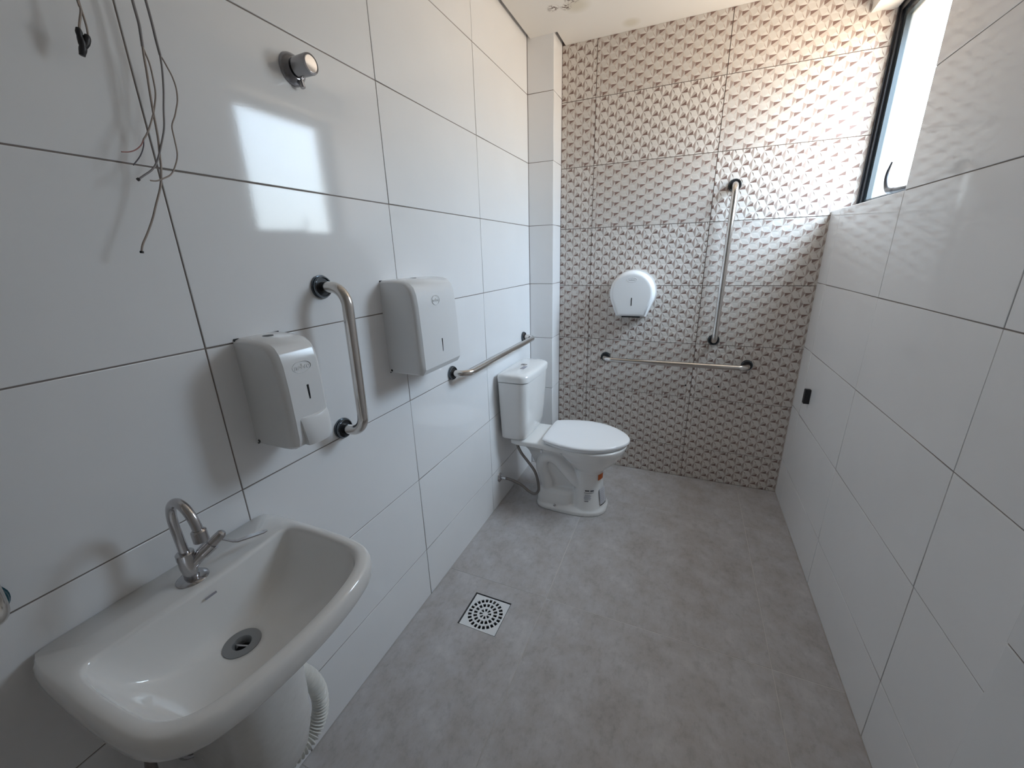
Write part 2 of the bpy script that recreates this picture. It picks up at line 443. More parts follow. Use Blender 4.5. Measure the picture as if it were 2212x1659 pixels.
# ---- back wall: patterned relief tiles
wb = struct(box('wall_back', (XP - 0.02, D + BACK, -0.1), (W + WT, D + 0.14, 2.62), M['grout_mid']))
PA, PB = 0.0901, 0.055
PK = 0.0024
GP = 0.0017
def pattern_tile(name, x0, x1, z0, z1, flip, ox, oz, parent):
    """facetted rhombus pattern clipped to the tile; local frame = world, front face looks to -y"""
    vs, fs, fm = [], [], []
    def add(poly, k):
        b0 = len(vs)
        for (px_, pz_, h_) in poly: vs.append((px_, -h_, pz_))
        fs.append(tuple(range(b0, b0 + len(poly)))); fm.append(k)
    s = -1 if flip else 1
    cx_, cz_ = (x0 + x1) / 2, (z0 + z1) / 2
    def tr(px_, pz_):
        return (ox + s * px_, oz + s * pz_)
    nx = int(0.75 / PA) + 2; nz = int(0.4 / PB) + 3
    lat = []
    for i in range(-nx, nx + 1):
        for j in range(-nz, nz + 1):
            for (hx, hz) in ((0, 0), (PA / 2, PB / 2)):
                lat.append((i * PA + hx, j * PB + hz))
    mgn = 0.06
    for (a_, c_) in lat:
        S = (a_, c_)
        t0 = tr(*S)
        if not (x0 - mgn < t0[0] < x1 + mgn and z0 - mgn < t0[1] < z1 + mgn): continue
        Up = (a_, c_ + PB); R1 = (a_ + PA / 2, c_ + PB / 2); R2 = (a_ + PA / 2, c_ - PB / 2)
        CR = (a_ + PA / 3, c_)                       # centre of the triangle S,R1,R2
        CU = (a_ + PA / 6, c_ + PB / 2)              # S,Up,R1
        CL = (a_ - PA / 6, c_ + PB / 2)              # S,Up,L1
        CD = (a_ + PA / 6, c_ - PB / 2)              # S,R2,Down
        def lerp(p, q, t_): return (p[0] + (q[0] - p[0]) * t_, p[1] + (q[1] - p[1]) * t_)
        def off(p, dx, dz): return (p[0] + dx, p[1] + dz)
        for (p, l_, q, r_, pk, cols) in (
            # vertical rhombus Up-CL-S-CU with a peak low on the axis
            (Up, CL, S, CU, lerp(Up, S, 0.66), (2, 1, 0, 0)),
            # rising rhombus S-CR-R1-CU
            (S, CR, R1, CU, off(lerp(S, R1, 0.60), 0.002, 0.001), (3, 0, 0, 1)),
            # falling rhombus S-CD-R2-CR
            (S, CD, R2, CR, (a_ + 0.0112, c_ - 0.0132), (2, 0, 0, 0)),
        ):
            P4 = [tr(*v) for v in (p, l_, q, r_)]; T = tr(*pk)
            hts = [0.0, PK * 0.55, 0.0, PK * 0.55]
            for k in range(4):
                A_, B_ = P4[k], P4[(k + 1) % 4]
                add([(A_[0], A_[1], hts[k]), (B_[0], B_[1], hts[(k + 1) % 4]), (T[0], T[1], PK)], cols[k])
    me = bpy.data.meshes.new(name); me.from_pydata(vs, [], fs)
    for k in ('pat_light', 'pat_pale', 'pat_mid', 'pat_dark'): me.materials.append(M[k])
    for p, k in zip(me.polygons, fm): p.material_index = k
    me.update()
    q = bmesh.new(); q.from_mesh(me)
    bmesh.ops.remove_doubles(q, verts=q.verts, dist=1e-5)
    for co, no in (((x0 + GP, 0, 0), (-1, 0, 0)), ((x1 - GP, 0, 0), (1, 0, 0)), ((0, 0, z0 + GP), (0, 0, -1)), ((0, 0, z1 - GP), (0, 0, 1))):
        bmesh.ops.bisect_plane(q, geom=q.verts[:] + q.edges[:] + q.faces[:], plane_co=co, plane_no=no, clear_outer=True)
    be = [e_ for e_ in q.edges if e_.is_boundary]
    r_ = bmesh.ops.extrude_edge_only(q, edges=be)
    for v in r_['geom']:
        if isinstance(v, bmesh.types.BMVert): v.co.y = TH
    bmesh.ops.recalc_face_normals(q, faces=q.faces)
    # orient: the front must look to -y
    if sum(f.normal.y * f.calc_area() for f in q.faces if abs(f.normal.y) > 0.5) > 0:
        bmesh.ops.reverse_faces(q, faces=q.faces)
    q.to_mesh(me); q.free()
    o = link('tile', me, parent, (0, D, 0)); return o
BR = [0.0, 0.2102, 0.5402, 0.8702, 1.2002, 1.5302, 1.8602, 2.1902, 2.456]
BC = [XP + 0.0008, 0.338, 0.9686, 1.5992]
# rows from the floor up; True = turned by half a turn
FL = {0: (0, 1, 1, 0, 0, 1, 0, 0)[::1], 1: (0,) * 8, 2: (0,) * 8}
FLIP = [  # bottom -> top, for the left, middle and right column
    [0, 0, 1, 1, 0, 0, 1, 0],
    [0, 0, 1, 0, 0, 1, 0, 1],
    [0, 0, 0, 1, 1, 0, 1, 1],
]
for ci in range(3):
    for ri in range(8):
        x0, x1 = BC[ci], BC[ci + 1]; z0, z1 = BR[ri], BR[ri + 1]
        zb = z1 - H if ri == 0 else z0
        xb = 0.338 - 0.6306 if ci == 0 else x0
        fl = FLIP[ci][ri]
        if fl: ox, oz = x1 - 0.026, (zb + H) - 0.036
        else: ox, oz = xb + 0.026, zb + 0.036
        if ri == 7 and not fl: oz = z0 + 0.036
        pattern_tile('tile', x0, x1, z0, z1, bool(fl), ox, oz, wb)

# ---- floor
fb = bmesh.new()
bxm(fb, (-0.14, YB - 0.12, -0.2), (0.178, D + 0.12, -0.0012)); bxm(fb, (0.343, YB - 0.12, -0.2), (W + WT, D + 0.12, -0.0012))
bxm(fb, (0.178, YB - 0.12, -0.2), (0.343, 0.541, -0.0012)); bxm(fb, (0.178, 0.705, -0.2), (0.343, D + 0.12, -0.0012))
bxm(fb, (0.178, 0.541, -0.2), (0.343, 0.705, -0.06))
floor = struct(from_bm('floor', fb, M['grout_floor']))
FX = [0.0, 0.468, 1.2887, W]; FY = [YB, -0.853, -0.034, 0.785, 1.604, D]
Gs = G; G = 0.0011
put_tiles(floor, (0, 0, 0), (1, 0, 0), (0, 1, 0), (0, 0, 1), FX, FY, M['floor'], skip=lambda i, j: i == 0 and j == 2, tilt=0.0003)
G = Gs
# the tile cut around the drain
q = bmesh.new()
ox0, ox1, oy0, oy1 = 0.001, 0.4672, -0.0332, 0.7842
hx0, hx1, hy0, hy1 = 0.178, 0.343, 0.541, 0.705
O4 = [(ox0, oy0), (ox1, oy0), (ox1, oy1), (ox0, oy1)]; I4 = [(hx0, hy0), (hx1, hy0), (hx1, hy1), (hx0, hy1)]
def rg(pl, z): return [q.verts.new((x_, y_, z)) for x_, y_ in pl]
a0, a1 = rg(O4, 0), rg(I4, 0); a2, a3 = rg(O4, -TH), rg(I4, -0.03)
for k in range(4):
    k2 = (k + 1) % 4
    q.faces.new((a0[k], a0[k2], a1[k2], a1[k])); q.faces.new((a0[k2], a0[k], a2[k], a2[k2])); q.faces.new((a1[k], a1[k2], a3[k2], a3[k]))
from_bm('tile', q, M['floor'], floor)

# ------------------------------------------------------------------ window
wx = 1.588
win = thing('window_1', 'black aluminium framed high window beside the patterned wall', 'window', (wx, 1.65, 1.5496))
struct(win)
del win['category']; del win['label']
y0, y1, z0, z1 = 1.277, D - 0.004, 1.551, 2.331
q = bmesh.new()
t_ = 0.034
bxm(q, (wx, y0, z0), (wx + 0.05, y0 + t_, z1)); bxm(q, (wx, y1 - t_, z0), (wx + 0.05, y1, z1))
bxm(q, (wx, y0 + t_, z0), (wx + 0.05, y1 - t_, z0 + 0.022)); bxm(q, (wx, y0 + t_, z1 - t_), (wx + 0.05, y1 - t_, z1))
# raised inner lip
for (a_, b_) in (((wx - 0.006, y0, z0), (wx, y0 + 0.012, z1)), ((wx - 0.006, y1 - 0.012, z0), (wx, y1, z1)), ((wx - 0.006, y0, z1 - 0.012), (wx, y1, z1))):
    bxm(q, a_, b_)
from_bm('window_frame', q, M['alu'], win)
q = bmesh.new(); s_ = 0.030
ya, yb, za, zb = y0 + t_, y1 - t_, z0 + 0.022, z1 - t_
bxm(q, (wx + 0.010, ya, za), (wx + 0.045, ya + s_, zb)); bxm(q, (wx + 0.010, yb - s_, za), (wx + 0.045, yb, zb))
bxm(q, (wx + 0.010, ya + s_, za), (wx + 0.045, yb - s_, za + 0.012)); bxm(q, (wx + 0.010, ya + s_, zb - s_), (wx + 0.045, yb - s_, zb))
sash = from_bm('sash', q, M['alu2'], win)
gl = box('glass_pane', (wx + 0.026, ya + s_, za + 0.012), (wx + 0.030, yb - s_, zb - s_), M['glass'], sash)
# lever handle: base block on the lower rail and a curved arm
hd = tube('handle', catmull([(1.588, 1.47, 1.580), (1.578, 1.53, 1.580), (1.572, 1.60, 1.582), (1.570, 1.650, 1.590), (1.570, 1.684, 1.620), (1.570, 1.694, 1.655), (1.570, 1.672, 1.692)], 8),
          [0.010] * 16 + [0.0115] * 8 + [0.0105 - 0.0075 * k / 24 for k in range(25)], M['alu'], win, 12)
box('latch', (1.572, 1.42, 1.556), (1.596, 1.56, 1.586), M['alu'], win, 0.003)
rebase(win)
bpy.context.view_layer.update()

# ------------------------------------------------------------------ grab bars
def grab_bar(p1, p2, nrm, offs, label, r=0.0145, rim='rim', group=None):
    p1, p2, nrm = Vector(p1), Vector(p2), Vector(nrm)
    root = thing('grab_bar', label, 'grab bar', p1, group)
    tube('tube', roundpath([p1 + nrm * 0.002, p1 + nrm * offs, p2 + nrm * offs, p2 + nrm * 0.002], 0.048, 12), r, M['steel'], root, 20)
    for p in (p1, p2):
        lathe('flange', p, nrm, [(0.0, 0.0), (0.0, 0.0305), (0.006, 0.0305), (0.006, 0.0285), (0.010, 0.0285), (0.0125, 0.027), (0.0125, 0.0245), (0.007, 0.023), (0.007, r)], M[rim], root, 32)
        lathe('rubber_gasket', p, nrm, [(0.0072, 0.0), (0.0072, 0.0245), (0.0095, 0.0235), (0.0100, r + 0.001), (0.0100, 0.0)], M['black'], root, 28)
    rebase(root); return root
grab_bar((0, 0.3105, 1.3187), (0, 0.3045, 0.9165), (1, 0, 0), 0.085, 'short vertical stainless grab bar between soap and towel dispensers')
grab_bar((0, 0.9175, 0.915), (0, 1.749, 0.915), (1, 0, 0), 0.075, 'horizontal stainless grab bar above the toilet tank on the white wall')
grab_bar((0.4545, D, 0.7575), (1.243, D, 0.7637), (0, -1, 0), 0.075, 'horizontal stainless grab bar low on the patterned wall')
grab_bar((1.0645, D, 1.6985), (1.0585, D, 0.900), (0, -1, 0), 0.075, 'long vertical stainless grab bar on the patterned wall')
grab_bar((0, -0.381, 1.325), (0, -0.381, 0.9245), (1, 0, 0), 0.085, 'vertical grab bar left of the sink, only its teal rimmed lower flange in view', rim='tealrim')

# ------------------------------------------------------------------ dispensers
def profile_body(name, prof, y0, y1, cham, material, parent, zc):
    """prof in (x,z); chamfered towards both ends along y"""
    q = bmesh.new(); rings = []
    xm = max(p[0] for p in prof)
    zlo = min(p[1] for p in prof); zhi = max(p[1] for p in prof)
    def ring(y, ins):
        fx = (xm - ins) / xm; fz = ((zhi - zlo) - 1.0 * ins) / (zhi - zlo)
        return [(px_ * fx, y, zc + (pz_ - zc) * fz) for px_, pz_ in prof]
    for (dy, ins) in ((0, cham + 0.003), (0.0008, cham), (cham * 0.45, cham * 0.42), (cham * 0.9, 0.002), (cham * 1.1, 0.0)):
        rings.append(ring(y0 + dy, ins))
    for (dy, ins) in ((cham * 1.1, 0.0), (cham * 0.9, 0.002), (cham * 0.45, cham * 0.42), (0.0008, cham), (0, cham + 0.003)):
        rings.append(ring(y1 - dy, ins))
    loft(q, rings)
    return from_bm(name, q, material, parent, True, 28)

def arc(cx_, cz_, r_, a0, a1, n_=8):
    return [(cx_ + r_ * math.cos(math.radians(a0 + (a1 - a0) * k / n_)), cz_ + r_ * math.sin(math.radians(a0 + (a1 - a0) * k / n_))) for k in range(n_ + 1)]

def emboss_oval(parent, c, U, V, N, a_, b_, material, txt=None, size=0.012):
    c, U, V, N = Vector(c), Vector(U), Vector(V), Vector(N)
    pts = [c + U * a_ * math.cos(2 * PI * k / 48) + V * b_ * math.sin(2 * PI * k / 48) + N * 0.0003 for k in range(49)]
    tube('logo_ring', pts, 0.0009, material, parent, 6, False)
    if txt:
        f = bpy.data.curves.new('logo_text', 'FONT'); f.body = txt; f.size = size; f.extrude = 0.0009
        f.align_x = 'CENTER'; f.align_y = 'CENTER'; f.offset = 0.0003; f.shear = 0.15
        f.materials.append(material)
        tf = bpy.data.objects.new('tmp_text', f); COL.objects.link(tf); bpy.context.view_layer.update()
        tm_ = bpy.data.meshes.new_from_object(tf.evaluated_get(bpy.context.evaluated_depsgraph_get()))
        bpy.data.objects.remove(tf, do_unlink=True); tm_.name = 'logo_text'
        o = link('logo_text', tm_, parent)
        mt = Matrix((U, V, N)).transposed().to_4x4(); mt.translation = c; o.matrix_basis = mt

# soap dispenser
soap = thing('soap_dispenser', 'white plastic liquid soap dispenser with push button, above the sink', 'soap dispenser', (0, 0.111, 0.978))
prof = [(0.0, 0.978)] + [(0.0, 1.228), (0.03, 1.2285), (0.070, 1.2265)] + [(0.095, 1.221), (0.109, 1.211), (0.118, 1.197), (0.124, 1.172), (0.1275, 1.12), (0.129, 1.05), (0.129, 1.005), (0.124, 0.987), (0.110, 0.979), (0.085, 0.9775), (0.04, 0.978)]
profile_body('body', prof, 0.0565, 0.1665, 0.012, M['plastic'], soap, 1.10)
box('back_plate', (0.0, 0.058, 0.980), (0.003, 0.165, 1.228), M['black'], soap)
bt = bmesh.new()
rg_ = []
for z_, xo, ws in ((0.981, 0.132, 0.026), (0.984, 0.140, 0.030), (0.995, 0.1435, 0.033), (1.015, 0.1425, 0.0355), (1.035, 0.139, 0.037), (1.047, 0.134, 0.038), (1.050, 0.129, 0.038)):
    rr = []
    for k in range(13):
        s_ = -1 + 2 * k / 12
        rr.append((xo - 0.007 * abs(s_) ** 3, 0.1185 + ws * s_, z_ + (0.010 * s_ * 0.0) + (0.006 * (s_ * s_) if z_ > 1.03 else 0)))
    rr += [(0.118, 0.1185 + ws, z_), (0.118, 0.1185 - ws, z_)]
    rg_.append(rr)
loft(bt, rg_)
from_bm('push_button', bt, M['plastic'], soap, True, 35)
q = bmesh.new()
bxm(q, (0.1265, 0.1135, 1.074), (0.1282, 0.1190, 1.121), 0.0008)
from_bm('level_window', q, M['blackhole'], soap)
lathe('lock', (0.038, 0.111, 1.2275), (0, 0, 1), [(0, 0), (0, 0.0115), (0.0012, 0.011), (0.0014, 0)], M['black'], soap, 20)
lathe('screw', (0.0095, 0.0575, 0.989), (0, -1, 0), [(0, 0), (0, 0.0042), (0.0014, 0.0040), (0.0014, 0)], M['black'], soap, 14)
emboss_oval(soap, (0.1246, 0.1125, 1.163), (0.02, 1, 0), (-0.045, 0, 1), (1, 0, 0.045), 0.0235, 0.0125, M['plastic'], 'nobre', 0.016)
rebase(soap)

# paper towel dispenser
tow = thing('towel_dispenser', 'white plastic paper towel dispenser with black slot, right of the short grab bar', 'towel dispenser', (0, 0.66, 1.018))
prof = [(0.0, 1.018), (0.0, 1.3215), (0.04, 1.322), (0.085, 1.319), (0.105, 1.312), (0.119, 1.297), (0.126, 1.276), (0.130, 1.24), (0.134, 1.15), (0.137, 1.05), (0.137, 1.036), (0.125, 1.0175), (0.06, 1.0175)]
profile_body('body', prof, 0.536, 0.784, 0.013, M['plastic'], tow, 1.17)
box('back_plate', (0.0, 0.538, 1.020), (0.003, 0.782, 1.321), M['black'], tow)
q = bmesh.new(); bxm(q, (0.1335, 0.6585, 1.072), (0.1362, 0.6630, 1.122), 0.0008)
from_bm('level_window', q, M['blackhole'], tow)
box('paper_slot', (0.04, 0.56, 1.0168), (0.11, 0.76, 1.0180), M['blackhole'], tow)
lathe('lock', (0.04, 0.66, 1.3212), (0, 0, 1), [(0, 0), (0, 0.0105), (0.0012, 0.010), (0.0014, 0)], M['black'], tow, 20)
lathe('screw', (0.010, 0.537, 1.030), (0, -1, 0), [(0, 0), (0, 0.0042), (0.0014, 0.0040), (0.0014, 0)], M['black'], tow, 14)
emboss_oval(tow, (0.1302, 0.648, 1.252), (0, 1, 0), (-0.03, 0, 1), (1, 0, 0.03), 0.021, 0.0155, M['plastic'], 'nobre', 0.014)
rebase(tow)

# jumbo toilet paper dispenser on the patterned wall
pap = thing('toilet_paper_dispenser', 'round white jumbo toilet paper dispenser on the patterned wall', 'paper dispenser', (0.603, D, 1.035))
CX, CZ = 0.602, 1.163
def tomb(R_, half, zb, n_=48):
    """round top joined by tangents to a flat bottom, listed counter-clockwise from the bottom right"""
    dx, dz = half, zb - CZ
    dist = math.hypot(dx, dz); base = math.atan2(dz, dx); off_ = math.acos(min(1, R_ / dist))
    a0 = base + off_; a1 = PI - base - off_
    pts = [(CX + half, zb)] + [(CX + R_ * math.cos(a0 + (a1 - a0) * k / n_), CZ + R_ * math.sin(a0 + (a1 - a0) * k / n_)) for k in range(n_ + 1)] + [(CX - half, zb)]
    m_ = 8
    pts += [(CX - half + 2 * half * k / m_, zb) for k in range(1, m_)]
    return pts
q = bmesh.new(); rings = []
for (dy, R_, hf, zb) in ((0.0, 0.1275, 0.083, 1.030), (0.004, 0.1305, 0.086, 1.028), (0.075, 0.1275, 0.084, 1.030), (0.098, 0.124, 0.082, 1.032), (0.112, 0.1155, 0.076, 1.038), (0.1165, 0.109, 0.072, 1.043), (0.1175, 0.104, 0.068, 1.050), (0.1180, 0.098, 0.064, 1.072)):
    rings.append([(px_, D - 0.0012 - dy, pz_) for px_, pz_ in tomb(R_, hf, zb)])
loft(q, rings)
from_bm('cover', q, M['plastic'], pap, True, 50)
q = bmesh.new(); bxm(q, (0.603, D - 0.1205, 1.095), (0.6075, D - 0.1185, 1.140), 0.0008)
from_bm('level_window', q, M['blackhole'], pap)
box('paper_slot', (0.552, D - 0.105, 1.0265), (0.656, D - 0.02, 1.0305), M['blackhole'], pap)
emboss_oval(pap, (0.602, D - 0.1194, 1.240), (1, 0, 0), (0, 0, 1), (0, -1, 0), 0.027, 0.0125, M['plastic'], 'nobre', 0.014)
rebase(pap)

# ------------------------------------------------------------------ shower / flush valve on the left wall
vy, vz = 0.332, 1.8075
val = thing('wall_valve', 'round chrome shut-off valve knob high on the white wall', 'valve', (0, vy, vz))
lathe('escutcheon', (0, vy, vz), (1, 0, 0), [(0, 0), (0, 0.0335), (0.003, 0.0330), (0.010, 0.029), (0.017, 0.022), (0.019, 0.0)], M['satinchrome'], val, 40)
lathe('knob', (0.017, vy, vz + 0.001), (1, 0, 0), [(0, 0), (0, 0.012), (0.004, 0.0205), (0.040, 0.0215), (0.044, 0.0205), (0.045, 0.0180), (0.044, 0.0170), (0.044, 0.0)], M['satinchrome'], val, 40)
lathe('knob_cap', (0.0605, vy, vz + 0.001), (1, 0, 0), [(0, 0), (0, 0.0165), (0.0012, 0.0160), (0.0016, 0)], M['chrome'], val, 32)
tube('stop_screw', [(0.012, vy + 0.008, vz - 0.020), (0.017, vy + 0.009, vz - 0.036)], [0.007, 0.0055], M['dullchrome'], val, 14)
rebase(val)

# ------------------------------------------------------------------ wires
A = [(0.0, 0.004, 1.96), (0.02, 0.006, 1.92), (0.035, 0.0075, 1.86), (0.035, 0.0081, 1.7866), (0.035, 0.0084, 1.7736), (0.035, 0.0089, 1.7563), (0.035, 0.0075, 1.741), (0.035, 0.0057, 1.7242)]
A1 = [(0.035, 0.0057, 1.7242), (0.035, 0.0038, 1.7071), (0.035, 0.0022, 1.6881), (0.035, -0.0006, 1.6619), (0.035, -0.0033, 1.6332), (0.035, -0.0062, 1.593), (0.035, -0.0102, 1.567), (0.035, -0.0137, 1.5444), (0.035, -0.0192, 1.5227), (0.035, -0.0257, 1.5058), (0.035, -0.0366, 1.4835), (0.035, -0.047, 1.4613), (0.035, -0.0606, 1.437), (0.035, -0.0724, 1.4182), (0.035, -0.0768, 1.407)]
A2 = [(0.035, 0.0057, 1.7242), (0.035, 0.0074, 1.716), (0.035, 0.0098, 1.7028), (0.035, 0.0094, 1.6807), (0.035, 0.0072, 1.6589), (0.035, -0.0012, 1.6338), (0.035, -0.0071, 1.6208), (0.035, -0.0152, 1.6046), (0.035, -0.0232, 1.5913), (0.035, -0.0289, 1.5839)]
A2a = [(0.035, -0.0289, 1.5839), (0.035, -0.0345, 1.5746), (0.035, -0.0437, 1.566), (0.035, -0.054, 1.5607), (0.035, -0.0652, 1.5585)]
A2b = [(0.035, -0.0289, 1.5839), (0.035, -0.0319, 1.5725), (0.035, -0.0403, 1.5572), (0.035, -0.0539, 1.5412)]
B = [(0.0, 0.022, 1.96), (0.02, 0.024, 1.92), (0.037, 0.0262, 1.86), (0.037, 0.0269, 1.7949), (0.037, 0.0275, 1.7799), (0.037, 0.0279, 1.7596), (0.037, 0.0278, 1.7375), (0.037, 0.0284, 1.7203), (0.037, 0.026, 1.6986), (0.037, 0.0203, 1.6681), (0.037, 0.0126, 1.6375), (0.037, 0.0059, 1.6082), (0.037, -0.0052, 1.5807), (0.037, -0.0114, 1.5668), (0.037, -0.0195, 1.5512), (0.037, -0.0295, 1.5383), (0.037, -0.0445, 1.5268), (0.037, -0.0525, 1.5208)]
B2 = [(0.037, 0.0284, 1.7203), (0.037, 0.0315, 1.7149), (0.037, 0.0353, 1.7056), (0.037, 0.0396, 1.6937), (0.037, 0.0416, 1.6773), (0.037, 0.039, 1.6585), (0.037, 0.033, 1.6429), (0.037, 0.0279, 1.6311), (0.037, 0.0193, 1.6142), (0.037, 0.0182, 1.5941), (0.037, 0.0165, 1.5692), (0.037, 0.007, 1.5478), (0.037, -0.0028, 1.5345), (0.037, -0.0153, 1.5271), (0.037, -0.027, 1.5216), (0.037, -0.0365, 1.521)]
def wire(name, pts, r_, m_, parent): return tube(name, catmull(pts, 4), r_, M[m_], parent, 8)
ca = thing('electrical_cable', 'grey twin cable hanging on the white wall, its longest strand ending lowest', 'cable', (0.0, 0.004, 1.96), 'loose cables hanging on the white wall')
wire('sheath', A, 0.0021, 'wire_grey', ca); wire('strand', A1, 0.0017, 'wire_beige', ca); wire('strand', A2, 0.0013, 'wire_beige', ca)
wire('bare_end', A2a, 0.0009, 'wire_pink', ca); wire('bare_end', A2b, 0.0009, 'wire_dark', ca)
lathe('end_cap', (0.035, -0.0768, 1.4075), (0, -0.1, -1), [(0, 0), (0, 0.0028), (0.0035, 0.0028), (0.0035, 0)], M['black'], ca, 10)
rebase(ca)
cb = thing('electrical_cable', 'grey twin cable hanging on the white wall, its strand bowing out to the right', 'cable', (0.0, 0.022, 1.96), 'loose cables hanging on the white wall')
wire('sheath', B[:8], 0.0020, 'wire_grey', cb); wire('strand', B[7:], 0.0015, 'wire_grey', cb); wire('strand', B2, 0.0012, 'wire_beige', cb)
lathe('end_cap', (0.037, -0.0522, 1.5210), (0, -0.9, -0.6), [(0, 0), (0, 0.0026), (0.003, 0.0026), (0.003, 0)], M['black'], cb, 10)
rebase(cb)
cc = thing('electrical_cable', 'short twin cable at the top left, its two ends wrapped in black tape', 'cable', (0.0, -0.068, 1.95), 'loose cables hanging on the white wall')
wire('strand', [(0.0, -0.068, 1.95), (0.02, -0.067, 1.90), (0.035, -0.066, 1.83), (0.035, -0.0659, 1.7539), (0.035, -0.0648, 1.7465), (0.035, -0.0659, 1.7397), (0.035, -0.0709, 1.7255), (0.035, -0.0741, 1.7154)], 0.0015, 'wire_beige', cc)
wire('strand', [(0.0, -0.0655, 1.95), (0.02, -0.0645, 1.90), (0.035, -0.064, 1.83), (0.035, -0.0645, 1.7539), (0.035, -0.0640, 1.7352), (0.035, -0.0639, 1.7228), (0.035, -0.0653, 1.7099)], 0.0014, 'wire_beige', cc)
tube('black_tape', catmull([(0.034, -0.0744, 1.7175), (0.034, -0.0752, 1.7076), (0.033, -0.0746, 1.6953), (0.031, -0.0778, 1.683)], 4), [0.0028, 0.0036, 0.0042, 0.004, 0.0036, 0.0042, 0.0046, 0.0048, 0.0042, 0.0048, 0.0046, 0.004, 0.0036][:13], M['black'], cc, 10)
tube('black_tape', catmull([(0.034, -0.0657, 1.7120), (0.034, -0.0700, 1.7003), (0.033, -0.0744, 1.6940)], 4), [0.003, 0.0044, 0.0048, 0.0046, 0.0044, 0.004, 0.004, 0.004, 0.004], M['black'], cc, 10)
rebase(cc)

# ------------------------------------------------------------------ black block on the right wall
st = box('door_stop', (1.4690, 1.757, 0.656), (W - 0.0002, 1.784, 0.729), M['black'], None, 0.003)
tag(st, 'small black rubber block on the white right wall near the patterned wall', 'door stop')
# drill holes left in the patterned wall
for (hx, hz, lb) in ((0.9395, 0.6144, 'small black drill hole under the low grab bar, left of the other two'), (1.1164, 0.6239, 'small black drill hole under the low grab bar, rightmost of three'), (1.0323, 0.4613, 'small black drill hole in the patterned wall, lowest of three')):
    h_ = lathe('drill_hole', (hx, D - 0.0005, hz), (0, -1, 0), [(0, 0), (0, 0.0048), (0.0034, 0.0046), (0.0030, 0.0)], M['blackhole'], None, 14)
    tag(h_, lb, 'hole', 'drill holes in the patterned wall')

# ------------------------------------------------------------------ floor drain
dr = thing('floor_drain', 'square white plastic floor drain grate with rings of slots', 'drain', (0.264, 0.62, -0.03))
q = bmesh.new(); dc = (0.2635, 0.6195); hs = 0.0775; NA = 144
radii = [0.0, 0.0105, 0.0245, 0.0335, 0.0485, 0.0560, 0.0710]
ringv = []
for r_ in radii[1:]:
    ringv.append([q.verts.new((dc[0] + r_ * math.cos(2 * PI * k / NA), dc[1] + r_ * math.sin(2 * PI * k / NA), -0.003)) for k in range(NA)])
c0 = q.verts.new((dc[0], dc[1], -0.003))
sqv = []
for k in range(NA):
    a_ = 2 * PI * k / NA; c_, s_ = math.cos(a_), math.sin(a_); f_ = hs / max(abs(c_), abs(s_))
    sqv.append(q.verts.new((dc[0] + c_ * f_, dc[1] + s_ * f_, -0.003)))
for k in range(NA): q.faces.new((c0, ringv[0][k], ringv[0][(k + 1) % NA]))
slots = {0: (8, 0.56), 2: (16, 0.58), 4: (24, 0.58)}
for i in range(5):
    for k in range(NA):
        if i in slots:
            n_, fr = slots[i]; ph = (k / NA * n_) % 1
            if ph < fr: continue
        q.faces.new((ringv[i][k], ringv[i][(k + 1) % NA], ringv[i + 1][(k + 1) % NA], ringv[i + 1][k]))
for k in range(NA): q.faces.new((ringv[5][k], ringv[5][(k + 1) % NA], sqv[(k + 1) % NA], sqv[k]))
gr = from_bm('grate', q, M['plastic'], dr)
so = gr.modifiers.new('thick', 'SOLIDIFY'); so.thickness = 0.004; so.offset = -1
box('well', (0.180, 0.543, -0.058), (0.341, 0.703, -0.030), M['blackhole'], dr)
box('centre_notch', (0.2615, 0.610, -0.0032), (0.2645, 0.629, -0.0022), M['inkgrey'], dr)
rebase(dr)

# ------------------------------------------------------------------ sink
YC = -0.165
sink = thing('wall_sink', 'white ceramic wall hung sink with rounded front', 'sink', (0.0, YC, 0.70))
def resample(ctrl, n_):
    """closed outline (x, s>=0 half) mirrored, resampled evenly; starts at the front centre"""
    half = [Vector((x_, s_, 0)) for x_, s_ in ctrl]
    full = half + [Vector((v.x, -v.y, 0)) for v in half[::-1][1:-1]] if abs(half[-1].y) < 1e-6 and abs(half[0].y) < 1e-6 else half
    m_ = len(full); dense = []
    for i in range(m_):
        p0, p1, p2, p3 = full[i - 1], full[i], full[(i + 1) % m_], full[(i + 2) % m_]
        for k in range(16):
            t_ = k / 16
            dense.append(0.5 * ((2 * p1) + (p2 - p0) * t_ + (2 * p0 - 5 * p1 + 4 * p2 - p3) * t_ * t_ + (3 * p1 - p0 - 3 * p2 + p3) * t_ ** 3))
    return dense
def polar(dense, c, n_):
    """radius of the outline around c at n_ angles"""
    out = []
    for k in range(n_):
        a_ = 2 * PI * k / n_; d = Vector((math.cos(a_), math.sin(a_), 0)); best = 0
        for i in range(len(dense)):
            p, q_ = dense[i] - c, dense[(i + 1) % len(dense)] - c
            e_ = q_ - p; den = d.x * e_.y - d.y * e_.x
            if abs(den) < 1e-12: continue
            t_ = (p.x * e_.y - p.y * e_.x) / den; u_ = (p.x * d.y - p.y * d.x) / den
            if -1e-6 <= u_ <= 1 + 1e-6 and t_ > best: best = t_
        out.append((d, best))
    return out
NS = 144
cO = Vector((0.20, 0, 0))
outer = resample([(0.390, 0), (0.387, 0.06), (0.378, 0.115), (0.362, 0.158), (0.335, 0.188), (0.295, 0.2035), (0.22, 0.2095), (0.12, 0.2095), (0.040, 0.2060), (0.016, 0.1975), (0.0035, 0.180), (0.002, 0.09), (0.002, 0)], NS)
